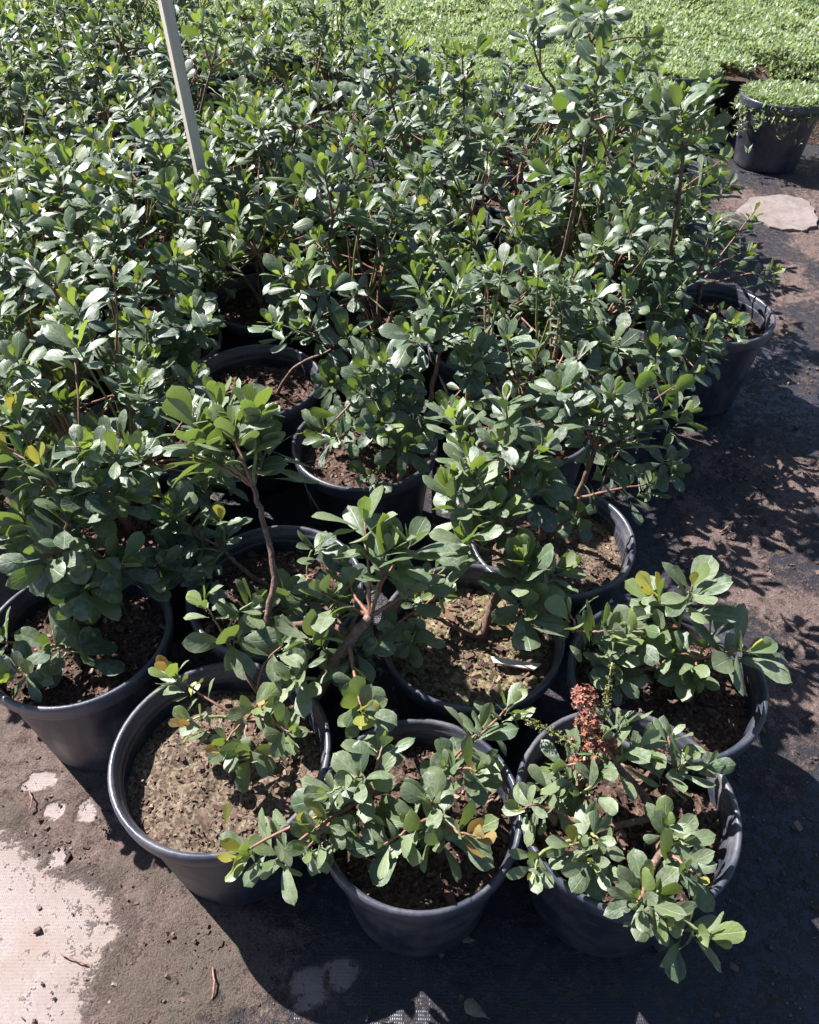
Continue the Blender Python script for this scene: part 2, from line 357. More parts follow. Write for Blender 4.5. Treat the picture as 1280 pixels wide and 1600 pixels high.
# ------------------------------------------------------------------ leaves
def leaf_mesh(name, mat, W=.27, curl=.18, fold=.16, wave=0.0, tip=0.0, seed=0, cup=0.0):
    r = random.Random(seed)
    T = [0, .12, .27, .43, .59, .74, .86, .95, 1.0]; Wd = [.05, .28, .56, .81, .97, .98, .78, .46, .07]
    v, uv, f = [], [], []; nr_ = len(T)
    for ti, (t, w) in enumerate(zip(T, Wd)):
        w = w * W * (1 + r.uniform(-.04, .04)); y = .10 + .90 * t
        for q in (-1, -.55, 0, .55, 1):
            jag = 1 + (r.uniform(-.035, .035) if abs(q) == 1 else 0)
            x = q * w * jag
            z = -curl * t * t + fold * abs(q) * w - cup * (abs(q) ** 2) * w + wave * math.sin(t * 9 + q * 2 + seed) * abs(q)
            v.append((x, y - .025 * abs(q) * (1 if t > .9 else 0), z)); uv.append((.5 + q * .5, t))
    for i in range(nr_ - 1):
        for j in range(4):
            a = i * 5 + j; f.append((a, a + 1, a + 6, a + 5))
    b0 = len(v); pw = .016
    v += [(-pw, -.02, .0), (pw, -.02, .0)]; uv += [(.5, 0), (.5, 0)]
    f.append((b0, b0 + 1, 3, 1))
    return mesh(name, v, f, mat, uvs=uv)
def family(mat, seed, wid, cl):
    r = random.Random(seed)
    return [leaf_mesh('leaf', M[mat], W=wid * r.uniform(.82, 1.2), curl=r.uniform(*cl), fold=r.uniform(.05, .28), wave=r.uniform(0, .022), seed=seed * 10 + i, cup=r.choice([0, 0, .25, .4])) for i in range(7)]
LEAF = {'pale': family('leaf_pale', 8, .195, (.0, .30)), 'mature': family('leaf', 1, .195, (.0, .30)), 'old': family('leaf_dark', 2, .20, (.02, .34)), 'young': family('leaf_young', 3, .185, (-.12, .12)),
        'yellow': family('leaf_yellow', 4, .22, (-.15, .1)), 'bronze': family('leaf_bronze', 5, .21, (-.2, .1)), 'dry': family('leaf_dry', 6, .22, (-.3, .3))}

ZUP = Vector((0, 0, 1))
def tube_geo(V, Fc, pts, rad, sides=6):
    n = len(pts); base = len(V); prev = None
    for i, p in enumerate(pts):
        t = (pts[min(i + 1, n - 1)] - pts[max(i - 1, 0)])
        t = t.normalized() if t.length > 1e-7 else ZUP
        if prev is None: u = t.orthogonal().normalized()
        else:
            u = (prev - t * prev.dot(t)); u = u.normalized() if u.length > 1e-6 else t.orthogonal().normalized()
        prev = u; w = t.cross(u)
        for s in range(sides):
            a = 2 * math.pi * s / sides; V.append(p + (u * math.cos(a) + w * math.sin(a)) * rad[i])
    for i in range(n - 1):
        for s in range(sides):
            s2 = (s + 1) % sides; Fc.append((base + i * sides + s, base + i * sides + s2, base + (i + 1) * sides + s2, base + (i + 1) * sides + s))
    Fc.append(tuple(base + (n - 1) * sides + s for s in range(sides)))
def smooth_path(P, n=5, rng=None, jit=0.0):
    """Catmull-Rom through the given points"""
    out = []; Q = [P[0] * 2 - P[1]] + list(P) + [P[-1] * 2 - P[-2]]
    for i in range(1, len(Q) - 2):
        for k_ in range(n):
            t = k_ / n; a, b_, c, d = Q[i - 1:i + 3]
            o = .5 * ((2 * b_) + (c - a) * t + (2 * a - 5 * b_ + 4 * c - d) * t * t + (3 * b_ - a - 3 * c + d) * t ** 3)
            if rng and jit and (i > 1 or k_ > 0): o = o + Vector((rng.uniform(-jit, jit), rng.uniform(-jit, jit), rng.uniform(-jit, jit)))
            out.append(o)
    out.append(P[-1].copy()); return out

NLEAF = 0; WIDE = [1.0]; FRONT = [False]
def put_leaf(branch, kind, pos, d, nrm, size, rng):
    global NLEAF
    if FRONT[0]: kind = {'mature': 'pale', 'old': 'mature' if size > .05 else 'pale'}.get(kind, kind)
    d = d.normalized(); x = d.cross(nrm)
    if x.length < 1e-4: x = d.orthogonal()
    x.normalize(); z = x.cross(d); x = x * (WIDE[0] * rng.uniform(.88, 1.14))
    m = Matrix(((x.x * size, d.x * size, z.x * size, pos.x), (x.y * size, d.y * size, z.y * size, pos.y), (x.z * size, d.z * size, z.z * size, pos.z), (0, 0, 0, 1)))
    link('leaf', rng.choice(LEAF[kind]), branch, m); NLEAF += 1

def rosette(branch, tip, axis_, n, L, young, rng, tipkind='young', spread=1.0, length=None):
    axis_ = axis_.normalized(); u = axis_.orthogonal().normalized(); w = axis_.cross(u)
    ln = length if length else .0052 * n; ph = rng.uniform(0, 6.28)
    for k_ in range(n):
        f = k_ / max(1, n - 1)
        th = R(10 + 62 * spread * f ** .85 + rng.gauss(0, 13)); a = ph + k_ * 2.39996 + rng.gauss(0, .22)
        r_ = u * math.cos(a) + w * math.sin(a)
        d = axis_ * math.cos(th) + r_ * math.sin(th); nr = axis_ * math.sin(th) - r_ * math.cos(th)
        nr = (nr + ZUP * .22 + Vector((rng.gauss(0, .3), rng.gauss(0, .3), rng.gauss(0, .3))))
        s = L * ((.42 if young < .3 else .58) + (.62 if young < .3 else .46) * min(1, f * 2.4)) * rng.uniform(.82, 1.15)
        kind = 'mature' if rng.random() < .62 else 'old'
        if f < young: kind = tipkind if f < young * .55 else 'young'
        elif f < .42 and rng.random() < young * 1.4: kind = 'young'
        if rng.random() < .0022: kind = 'yellow'; s *= .7
        put_leaf(branch, kind, tip - axis_ * (ln * f) + r_ * .002, d, nr, s, rng)
def along(branch, path, i0, L, step, rng):
    """scattered leaves along the leafy upper part of a twig"""
    acc = 0; ph = rng.uniform(0, 6.28); c = 0
    for i in range(max(1, i0), len(path) - 1):
        seg = path[i + 1] - path[i]; acc += seg.length
        while acc > step:
            acc -= step; t = seg.normalized(); u = t.orthogonal().normalized(); w = t.cross(u); c += 1
            a = ph + c * 2.4 + rng.gauss(0, .3); r_ = u * math.cos(a) + w * math.sin(a); th = R(rng.uniform(50, 95))
            d = t * math.cos(th) + r_ * math.sin(th) + ZUP * rng.uniform(-.1, .3)
            nr = t * math.sin(th) - r_ * math.cos(th) + ZUP * .8
            put_leaf(branch, 'old' if rng.random() < .5 else 'mature', path[i] + seg * rng.random(), d, nr, L * rng.uniform(.7, 1.08), rng)

def new_shrub(c, label, group, pot='plain', soil=0, rot=0.0, scale=1.0):
    e = link('potted_shrub', None, None, Matrix.Translation((c.x, c.y, 0)) @ Matrix.Rotation(rot, 4, 'Z'))
    e.empty_display_size = .1
    tag(e, label, 'shrub', group)
    pm, rm = POT[pot]; S = Matrix.Diagonal((scale, scale, 1, 1))
    po = link('pot', pm, e, S); link('rim', rm, po)
    so = link('soil', SOILS[soil][0], e, S @ Matrix.Translation((0, 0, SOIL_Z)))
    ch = link('bark_chips', SOILS[soil][1], so); ch['kind'] = 'stuff'
    return e
class Branch:
    """a woody stem with its twigs as one mesh; leaves are its children"""
    def __init__(s, shrub, rng):
        s.e = shrub; s.V = []; s.F = []; s.mi = []; s.rng = rng
        s.inv = shrub.matrix_basis.inverted()
        s.m = bpy.data.meshes.new('branch'); s.o = link('branch', s.m, shrub)
    def twig(s, P, r0, r1, mat=0, n=5, jit=.002, world=True):
        P = [s.inv @ p for p in P] if world else P
        path = smooth_path(P, n, s.rng, jit)
        rad = [r0 + (r1 - r0) * (i / (len(path) - 1)) ** .8 for i in range(len(path))]
        f0 = len(s.F); tube_geo(s.V, s.F, path, rad); s.mi += [mat] * (len(s.F) - f0)
        return path
    def done(s):
        s.m.from_pydata([tuple(v) for v in s.V], [], s.F)
        for m_ in (M['bark'], M['twig'], M['twig_green']): s.m.materials.append(m_)
        s.m.polygons.foreach_set('material_index', s.mi); s.m.polygons.foreach_set('use_smooth', [True] * len(s.F)); s.m.update()

def leafy_tip(br, path, n, L, young, rng, tipkind='young', spread=1.0, side=True, up=1.0):
    t = (path[-1] - path[-3]).normalized(); ax = (t + ZUP * up).normalized()
    rosette(br.o, path[-1], ax, n, L, young, rng, tipkind, spread)
    if side: along(br.o, path, int(len(path) * .45), L * .95, .016, rng)

# where the pots stand (measured in the photograph on the plane of the rims)
NAMED = {'A': (345, 1172), 'B': (655, 1262), 'C': (980, 1254), 'D': (120, 985), 'E': (737, 985), 'F': (1042, 1053), 'G': (430, 915), 'H': (862, 835), 'I': (570, 690), 'J': (398, 592), 'K': (1110, 485)}
POS = {n_: at(x, y, POT_H) for n_, (x, y) in NAMED.items()}
SCALE = {'A': 1.04, 'B': .93, 'C': 1.0, 'K': 1.06}
LABEL = {
 'A': 'front left shrub with bare gritty soil and a long brown arching stem',
 'B': 'low spreading shrub in the front middle pot with a scuffed wall and an orange-tipped shoot',
 'C': 'front right shrub with a rust-red dried flower head and branches hanging over its rim',
 'D': 'broad dark-leaved shrub in the grey-walled pot at the left edge, beside the pale bare ground',
 'E': 'middle shrub with sunlit mossy soil, a pale wood chip and a dense upright rosette',
 'F': 'shrub in the right-hand pot with big pale leaves reaching over the dirt path',
 'G': 'small thin-stemmed shrub in the shaded pot behind the front left pot',
 'H': 'shrub in the pot with ribbed inner wall behind the mossy pot, on the right edge',
 'I': 'shrub in the pot with sunlit brown soil showing in the middle of the block',
 'J': 'sparse shrub leaving its deep dark pot mouth open behind the large central-left rosette',
 'K': 'bushy shrub in the wide pot beside the dirt path, farther back at right'}
SOIL_OF = {'A': 0, 'B': 1, 'C': 2, 'D': 3, 'E': 4, 'F': 2, 'G': 1, 'H': 0, 'I': 1, 'J': 3, 'K': 2}
SHRUB = {}
for n_ in NAMED:
    SHRUB[n_] = new_shrub(POS[n_], LABEL[n_], 'potted shrubs in black nursery pots', 'ribbed' if n_ == 'H' else 'plain', SOIL_OF[n_], {'A': 2.4}.get(n_, ord(n_) * 1.3), SCALE.get(n_, 1.0))

def authored(name, stems):
    """stems: list of (trunk points, r0, r1, [twigs]); twig: (points, leaves, leaf length, young, tip kind, spread)"""
    rng = random.Random(ord(name) * 7); WIDE[0] = {'A': 1.25, 'B': 1.2, 'C': 1.05, 'D': 1.2, 'E': 1.18, 'F': 1.12, 'G': 1.25}.get(name, 1.0); SZ = {'B': 1.08, 'C': .98, 'D': .95, 'H': .86, 'I': .88, 'J': .88, 'K': .88}.get(name, 1.0); FRONT[0] = name in 'ABCEF'
    for trunk, r0, r1, twigs in stems:
        br = Branch(SHRUB[name], rng)
        T = [at(*p) for p in trunk]
        if len(T) == 1: T = [Vector((POS[name].x + rng.uniform(-.02, .02), POS[name].y + rng.uniform(-.02, .02), SOIL_Z - .01)), T[0]]
        if len(T) == 2: T.insert(1, (T[0] + T[1]) * .5 + Vector((rng.uniform(-.01, .01), rng.uniform(-.01, .01), .012)))
        br.twig(T, r0, r1, 0, 6, .0016)
        for pts, nl, L, yg, kind, spr in twigs:
            P = [at(*p) for p in pts]
            # a twig leaves the trunk at the nearest of its points
            best = min(T[1:], key=lambda q_: (q_ - P[0]).length)
            P = [best] + P
            if len(P) == 2: P.insert(1, (P[0] + P[1]) * .5 + Vector((rng.uniform(-.008, .008), rng.uniform(-.008, .008), rng.uniform(.0, .012))))
            path = br.twig(P, min(r1 * .8, .0042), .0013, 1 if rng.random() < .6 else 2, 5, .0012)
            leafy_tip(br, path, nl + (4 if name in 'HIJK' else 3 if nl > 6 else 2), L * SZ, yg, rng, kind, spr)
        br.done()

Yg, Ol = .30, .15
authored('A', [
 ([(478, 1120, .21), (505, 1062, .30), (545, 1005, .37), (578, 962, .41)],   .0125, .0085, [
   ([(592, 915, .46), (604, 858, .51)], 8, .074, .25, 'young', .8),
   ([(555, 1060, .36), (566, 1112, .37)], 9, .052, .5, 'yellow', .8),
   ([(455, 1060, .36)], 7, .066, .05, 'young', 1.1), ([(480, 1000, .36)], 6, .072, .0, 'young', 1.2), ([(500, 925, .42)], 8, .066, .1, 'young', 1.0), ([(660, 905, .45)], 7, .055, .1, 'young', 1.0), ([(540, 1045, .33)], 6, .066, .0, 'young', 1.2), ([(575, 1015, .34)], 5, .062, .0, 'young', 1.2), ([(545, 905, .42)], 7, .060, .05, 'young', 1.0), ([(640, 850, .50)], 5, .076, .1, 'young', .9), ([(570, 815, .53)], 5, .078, .1, 'young', .7)]),
 ([(478, 1120, .21), (545, 1000, .36), (490, 976, .37), (421, 974, .37), (428, 900, .44), (416, 830, .50), (396, 760, .56)], .0075, .0042, [
   ([(372, 700, .60), (362, 668, .63)], 13, .082, .25, 'young', 1.0), ([(310, 705, .56)], 9, .078, .05, 'young', 1.1), ([(425, 690, .58)], 9, .080, .05, 'young', 1.0), ([(395, 640, .63)], 9, .068, .35, 'young', .75), ([(300, 650, .60)], 10, .074, .2, 'young', .9), ([(340, 625, .62)], 9, .066, .3, 'young', .75)]),
 ([(455, 1160, .21), (420, 1130, .27), (385, 1125, .31)], .006, .0034, [
   ([(330, 1095, .335), (262, 1048, .35)], 8, .046, .5, 'bronze', .9), ([(320, 1120, .33), (288, 1128, .33)], 7, .038, .5, 'bronze', .9), ([(345, 1172, .32)], 8, .042, .5, 'bronze', .9),
   ([(405, 1100, .35)], 6, .044, .45, 'bronze', .8), ([(455, 1145, .34)], 8, .044, .35, 'young', .9), ([(395, 1190, .30)], 6, .050, .15, 'young', 1.1)]),
 ([(455, 1160, .21), (400, 1080, .30), (352, 1000, .34)], .005, .003, [([(315, 940, .40)], 5, .044, .3, 'young', .9), ([(372, 1005, .36)], 6, .070, .0, 'young', 1.2), ([(440, 1010, .37)], 6, .066, .0, 'young', 1.1), ([(400, 940, .38)], 7, .062, .05, 'young', 1.1), ([(450, 920, .36)], 7, .06, .05, 'young', 1.0)]),
])
authored('B', [
 ([(660, 1230, .21), (620, 1230, .28), (580, 1240, .31)], .007, .0045, [
   ([(520, 1262, .325), (488, 1280, .33)], 8, .046, .5, 'yellow', .95), ([(440, 1300, .32), (372, 1338, .315)], 9, .044, .5, 'yellow', .95), ([(480, 1325, .32)], 9, .047, .25, 'young', 1.0), ([(430, 1345, .30)], 5, .05, .1, 'young', 1.0),
   ([(555, 1215, .36)], 8, .052, .1, 'young', 1.0), ([(598, 1165, .35)], 6, .052, .1, 'young', 1.0), ([(560, 1290, .31)], 8, .056, .05, 'young', 1.1), ([(512, 1240, .34)], 6, .050, .2, 'young', 1.0)]),
 ([(660, 1230, .21), (665, 1255, .28), (680, 1275, .31)], .006, .004, [
   ([(715, 1300, .33), (738, 1305, .335)], 9, .054, .5, 'bronze', .95), ([(640, 1290, .32)], 9, .055, .05, 'young', 1.0), ([(600, 1320, .31)], 6, .056, .0, 'young', 1.1), ([(670, 1250, .34)], 7, .055, .05, 'young', .9)]),
 ([(660, 1230, .21), (690, 1210, .29)], .006, .004, [
   ([(695, 1195, .34)], 7, .046, .1, 'young', .8), ([(745, 1205, .34)], 8, .050, .1, 'young', .9), ([(752, 1140, .36)], 6, .060, .0, 'young', .8), ([(800, 1100, .36)], 6, .046, .45, 'young', .9)]),
])
authored('C', [
 ([(1030, 1275, .21), (1000, 1235, .29), (960, 1190, .34)], .008, .005, [
   ([(930, 1150, .37)], 8, .060, .05, 'young', 1.1), ([(1005, 1160, .36)], 8, .060, .1, 'young', 1.0), ([(870, 1200, .34)], 8, .058, .1, 'young', 1.0), ([(905, 1240, .34)], 6, .056, .1, 'young', 1.1), ([(845, 1235, .33)], 6, .045, .3, 'young', 1.0), ([(965, 1130, .37)], 5, .058, .1, 'young', 1.0)]),
 ([(1030, 1275, .21), (1050, 1225, .29), (1060, 1205, .31)], .006, .004, [
   ([(1075, 1190, .35)], 9, .052, .1, 'young', 1.0), ([(1110, 1195, .33)], 6, .048, .15, 'young', 1.0), ([(1045, 1150, .34)], 6, .054, .05, 'young', 1.0)]),
 ([(1030, 1275, .21), (990, 1285, .28), (930, 1300, .31)], .007, .0045, [
   ([(850, 1260, .34), (812, 1265, .345)], 9, .046, .1, 'young', 1.0), ([(850, 1330, .32), (835, 1365, .31)], 7, .044, .1, 'yellow', 1.0), ([(925, 1350, .33)], 10, .052, .2, 'young', 1.0), ([(890, 1320, .33)], 7, .050, .05, 'young', 1.1), ([(935, 1310, .34)], 6, .05, .1, 'young', .9)]),
 ([(1030, 1275, .21), (1030, 1330, .29), (1010, 1375, .32)], .007, .0045, [
   ([(995, 1410, .345)], 13, .056, .12, 'yellow', 1.0), ([(1040, 1430, .32)], 9, .058, .15, 'yellow', 1.1), ([(1075, 1440, .31), (1112, 1468, .30)], 8, .060, .15, 'young', 1.0), ([(1055, 1340, .33), (1085, 1368, .335)], 9, .058, .1, 'yellow', 1.0), ([(1040, 1290, .33)], 7, .044, .45, 'young', 1.0), ([(1070, 1320, .33)], 5, .054, .05, 'young', 1.0)]),
])
authored('D', [
 ([(125, 1000, .21), (118, 945, .30), (90, 880, .39)], .009, .006, [
   ([(60, 870, .44)], 10, .080, .0, 'young', 1.1), ([(140, 920, .38)], 8, .080, .0, 'young', 1.2), ([(200, 880, .40)], 10, .074, .1, 'young', 1.1), ([(30, 800, .48)], 10, .076, .1, 'young', 1.0), ([(250, 880, .36)], 8, .066, .1, 'young', 1.1), ([(110, 800, .50)], 9, .072, .15, 'young', 1.0)]),
 ([(125, 1000, .21), (100, 1010, .27)], .006, .004, [([(78, 1010, .31)], 8, .074, .0, 'young', 1.2), ([(18, 1055, .31)], 8, .058, .4, 'young', 1.0), ([(-30, 1000, .34)], 8, .07, .1, 'young', 1.0), ([(140, 1020, .27)], 3, .075, .0, 'young', 1.2)]),
 ([(125, 1000, .21), (110, 900, .36), (100, 780, .50)], .007, .004, [([(60, 720, .56)], 12, .060, .3, 'yellow', .9), ([(130, 700, .58)], 13, .062, .3, 'young', .85), ([(200, 770, .52)], 12, .062, .2, 'young', .9), ([(10, 700, .56)], 10, .06, .4, 'yellow', .9), ([(215, 700, .55)], 10, .060, .2, 'young', .8), ([(20, 640, .60)], 10, .056, .4, 'yellow', .8), ([(150, 760, .54)], 10, .060, .2, 'young', .9)]),
])
authored('E', [
 ([(750, 1000, .21), (768, 950, .27), (800, 900, .36), (812, 880, .40)], .010, .006, [
   ([(815, 868, .44)], 20, .074, .25, 'young', .9), ([(745, 850, .44), (722, 838, .46)], 12, .074, .2, 'young', 1.0), ([(885, 890, .38)], 9, .060, .15, 'young', 1.0), ([(820, 955, .36)], 6, .072, .0, 'young', 1.3), ([(770, 790, .48)], 10, .066, .25, 'young', .9), ([(700, 760, .50)], 11, .066, .3, 'young', .8), ([(730, 715, .54)], 10, .064, .25, 'young', .8)]),
 ([(750, 1000, .21), (690, 970, .27), (660, 950, .29)], .005, .003, [
   ([(640, 1005, .30)], 8, .046, .2, 'young', 1.1), ([(650, 930, .32)], 9, .034, .4, 'young', 1.0), ([(700, 920, .32)], 8, .034, .4, 'young', 1.0), ([(612, 985, .31)], 6, .044, .1, 'young', 1.0), ([(680, 890, .33)], 7, .034, .3, 'young', 1.0)]),
 ([(770, 960, .24), (850, 975, .33), (900, 985, .35)], .005, .0035, [([(960, 985, .37)], 10, .062, .2, 'young', 1.0), ([(890, 960, .37)], 6, .065, .1, 'young', 1.0)]),
])
authored('F', [
 ([(1040, 1060, .21), (1045, 1020, .29), (1060, 980, .34)], .006, .004, [
   ([(1075, 935, .38), (1082, 915, .41)], 9, .078, .15, 'yellow', .95), ([(1020, 925, .38)], 9, .060, .5, 'yellow', 1.0), ([(970, 990, .35)], 8, .066, .05, 'young', 1.0), ([(1010, 975, .35)], 6, .060, .0, 'young', 1.1)]),
 ([(1040, 1060, .21), (1090, 1030, .31)], .005, .0035, [
   ([(1140, 1018, .34), (1172, 1018, .35)], 8, .082, .15, 'yellow', 1.05), ([(1052, 1020, .34)], 8, .058, .1, 'young', 1.0), ([(1080, 1055, .31)], 8, .056, .1, 'young', 1.0), ([(1120, 985, .33)], 5, .07, .0, 'young', 1.0)]),
 ([(1040, 1060, .21), (985, 1050, .27)], .004, .003, [([(960, 1060, .30)], 7, .05, .1, 'young', 1.0), ([(945, 1020, .32)], 6, .056, .0, 'young', 1.0)]),
])
authored('G', [
 ([(440, 930, .21), (380, 890, .30), (350, 860, .34)], .005, .003, [
   ([(345, 812, .40)], 8, .052, .3, 'yellow', 1.0), ([(300, 835, .38)], 9, .056, .1, 'young', 1.0), ([(265, 870, .36)], 7, .060, .05, 'young', 1.1), ([(318, 905, .34)], 5, .044, .1, 'young', 1.0), ([(270, 800, .42)], 8, .060, .1, 'young', 1.0)]),
 ([(440, 930, .21), (480, 900, .27)], .004, .003, [([(500, 850, .33)], 6, .05, .05, 'young', 1.0), ([(480, 940, .29)], 6, .056, .0, 'young', 1.1), ([(540, 890, .33)], 6, .054, .05, 'young', 1.0)]),
])
authored('H', [
 ([(850, 850, .21), (840, 800, .32), (800, 760, .42)], .009, .005, [
   ([(720, 750, .47)], 10, .064, .25, 'young', .9), ([(780, 770, .46)], 8, .060, .15, 'young', 1.0), ([(850, 760, .47)], 9, .074, .0, 'young', 1.1), ([(780, 690, .54)], 12, .070, .1, 'young', 1.0), ([(850, 690, .55)], 12, .074, .1, 'young', 1.0), ([(720, 690, .50)], 11, .070, .1, 'young', 1.0), ([(700, 640, .52)], 10, .070, .1, 'young', 1.0), ([(790, 620, .58)], 11, .074, .1, 'young', 1.0)]),
 ([(850, 850, .21), (900, 780, .34), (930, 700, .46)], .008, .005, [
   ([(925, 640, .56)], 13, .076, .15, 'yellow', 1.0), ([(900, 805, .37)], 6, .056, .3, 'young', .9), ([(985, 680, .50)], 11, .070, .1, 'young', 1.1), ([(1040, 700, .44), (1050, 740, .40)], 9, .060, .1, 'young', 1.2), ([(1080, 640, .48)], 8, .066, .1, 'young', 1.0), ([(960, 610, .58)], 12, .076, .15, 'young', 1.0), ([(1010, 590, .54)], 11, .074, .15, 'young', 1.0), ([(1010, 650, .50)], 11, .070, .05, 'young', 1.1), ([(870, 600, .60)], 12, .076, .1, 'young', 1.0), ([(1060, 600, .48)], 9, .066, .1, 'young', 1.0), ([(960, 740, .40)], 8, .066, .0, 'young', 1.2), ([(1020, 755, .36)], 8, .062, .0, 'young', 1.2)]),
])
authored('I', [
 ([(600, 780, .20), (640, 715, .31), (668, 640, .42), (682, 575, .50), (690, 530, .56)], .0075, .004, [
   ([(690, 470, .64)], 15, .074, .2, 'young', .9), ([(640, 520, .60)], 8, .082, .05, 'young', 1.1), ([(735, 470, .62)], 11, .070, .15, 'young', 1.0), ([(650, 430, .66)], 10, .064, .3, 'young', .8), ([(725, 420, .68)], 11, .064, .3, 'young', .8), ([(760, 560, .54)], 9, .070, .05, 'young', 1.1)]),
 ([(570, 690, .21), (590, 640, .34), (585, 590, .45)], .007, .004, [
   ([(570, 575, .52)], 12, .068, .15, 'young', 1.0), ([(600, 560, .54)], 10, .070, .1, 'young', 1.0), ([(530, 670, .36)], 6, .060, .05, 'young', 1.0), ([(620, 620, .46)], 9, .070, .0, 'young', 1.0), ([(665, 660, .42)], 9, .070, .05, 'young', 1.1), ([(560, 610, .48)], 10, .066, .1, 'young', 1.0), ([(500, 680, .38)], 8, .074, .1, 'young', 1.1), ([(640, 700, .40)], 9, .07, .05, 'young', 1.0), ([(600, 660, .44)], 9, .07, .05, 'young', 1.0), ([(640, 570, .52)], 10, .072, .1, 'young', 1.0)]),
 ([(575, 700, .21), (600, 730, .29)], .004, .003, [([(575, 745, .30)], 4, .055, .0, 'young', 1.0)]),
])
authored('J', [
 ([(330, 600, .21), (300, 560, .36)], .007, .004, [([(250, 530, .48)], 12, .070, .15, 'young', 1.0), ([(200, 500, .54)], 12, .07, .2, 'young', 1.0), ([(300, 480, .54)], 12, .072, .1, 'young', 1.0), ([(260, 600, .42)], 10, .068, .05, 'young', 1.1), ([(170, 560, .48)], 10, .068, .15, 'young', 1.0)]),
 ([(430, 620, .21), (460, 575, .34), (520, 545, .42)], .005, .003, [([(545, 520, .50)], 9, .066, .1, 'young', 1.0), ([(480, 500, .52)], 9, .066, .1, 'young', 1.0), ([(520, 600, .42)], 7, .066, .05, 'young', 1.1), ([(420, 500, .50)], 10, .07, .1, 'young', 1.0)]),
])
authored('K', [
 ([(1090, 480, .21), (1090, 430, .36)], .008, .005, [([(1110, 395, .44)], 12, .060, .25, 'yellow', 1.0), ([(1175, 390, .42)], 11, .056, .25, 'yellow', 1.0), ([(1215, 420, .38)], 10, .052, .2, 'young', 1.0), ([(1180, 330, .48)], 10, .052, .3, 'yellow', 1.0), ([(1120, 340, .52)], 11, .058, .2, 'young', 1.0)]),
 ([(1060, 490, .21), (1060, 460, .34)], .006, .004, [([(1040, 480, .40)], 11, .064, .15, 'young', 1.0), ([(1130, 500, .34), (1150, 505, .36)], 9, .060, .25, 'young', 1.0), ([(1010, 430, .46)], 12, .064, .1, 'young', 1.0), ([(1080, 545, .34)], 11, .064, .1, 'young', 1.1), ([(1030, 540, .42)], 11, .066, .1, 'young', 1.0), ([(1050, 380, .50)], 11, .06, .1, 'young', 1.0)]),
 ([(1045, 440, .22), (1050, 385, .50), (1062, 300, .72), (1068, 230, .82)], .0065, .0036, [([(1062, 150, .92)], 13, .072, .2, 'young', .8), ([(1020, 220, .84)], 8, .076, .05, 'young', 1.1), ([(1110, 200, .84)], 10, .078, .1, 'young', .9), ([(1030, 150, .90)], 9, .066, .15, 'young', .8), ([(1100, 130, .92)], 10, .062, .15, 'young', .8), ([(1100, 290, .72)], 9, .074, .05, 'young', 1.0), ([(1130, 250, .74)], 8, .054, .25, 'young', .9), ([(1010, 310, .70)], 9, .070, .05, 'young', 1.0)]),
])

# tall shoots standing above the crowd: (foot, bends, rosettes)
ACCENT = [
 ([(870, 420, .45), (905, 270, .72), (925, 190, .82)], [((930, 140, .90), 14, .078, .1), ((880, 170, .84), 7, .076, .0), ((975, 190, .82), 9, .080, .05), ((845, 265, .70), 10, .072, .1), ((940, 90, .96), 10, .064, .1), ((960, 270, .72), 8, .08, .0)]),
 ([(868, 170, .55), (845, 110, .72)], [((822, 50, .84), 10, .072, .1), ((840, 20, .88), 8, .066, .1)]),
 ([(900, 120, .60), (925, 70, .80)], [((945, 5, .98), 11, .074, .1), ((905, 20, .94), 9, .070, .1), ((1030, 60, .80), 11, .064, .15), ((1000, 100, .74), 7, .062, .05)]),
 ([(130, 400, .42), (100, 330, .56)], [((75, 275, .66), 13, .070, .4), ((110, 250, .68), 10, .066, .4), ((130, 300, .62), 9, .072, .1), ((60, 330, .58), 9, .072, .1)]),
 ([(520, 400, .45), (520, 340, .60)], [((505, 260, .72), 14, .078, .3), ((560, 270, .70), 10, .074, .2), ((460, 270, .68), 9, .074, .15), ((540, 330, .62), 9, .074, .1)]),
 ([(480, 520, .42), (485, 460, .52)], [((470, 410, .60), 14, .070, .35), ((440, 430, .58), 9, .07, .2), ((520, 450, .56), 9, .07, .1)]),
 ([(360, 330, .42)], [((345, 265, .60), 12, .062, .35), ((395, 345, .50), 9, .07, .3)]),
 ([(640, 250, .45), (610, 150, .66)], [((590, 80, .78), 14, .066, .25), ((630, 70, .80), 12, .066, .2), ((560, 120, .74), 10, .066, .15), ((660, 110, .74), 10, .068, .1)]),
 ([(720, 220, .45), (725, 130, .66)], [((720, 80, .74), 12, .060, .15), ((750, 70, .74), 9, .06, .1)]),
 ([(960, 420, .40)], [((985, 360, .54), 12, .078, .1), ((940, 380, .52), 9, .07, .05)]),
 ([(300, 230, .45), (330, 110, .70)], [((350, 40, .82), 13, .064, .15), ((310, 30, .84), 11, .062, .15), ((380, 90, .74), 10, .064, .25)]),
]
# the rest of the block: rows of pots set out on a slanting grid
grid = []; grid_rows = []
uu = Vector((.945, -.33)); vv = Vector((.33, .945)); o0 = Vector((-.25, 1.03)); rg_ = random.Random(12)
for j in range(-2, 11):
    for i in range(-13, 9):
        p = o0 + uu * (.335 * (i + (.5 if j % 2 else 0))) + vv * (.325 * j)
        p += Vector((rg_.uniform(-.03, .03), rg_.uniform(-.03, .03)))
        if min((p - q_.xy).length for q_ in POS.values()) < .285: continue
        # limits of the block: front edge, right edge, back edge
        if p.y < .95 and p.x > -.75: continue
        if p.y < 1.15 and p.x < -.5: continue
        if p.x > .44 + (p.y - .85) * .345: continue
        if 1.0 < p.y < 1.85 and p.x > .40: continue
        if p.y > 2.3 and p.x > .44 + (p.y - .85) * .345 - .14: continue
        if p.dot(vv) > 3.80: continue
        if abs(p.x) > .62 * (p.y * .731 + .9) + .12: continue
        grid.append(p); grid_rows.append((p, j))
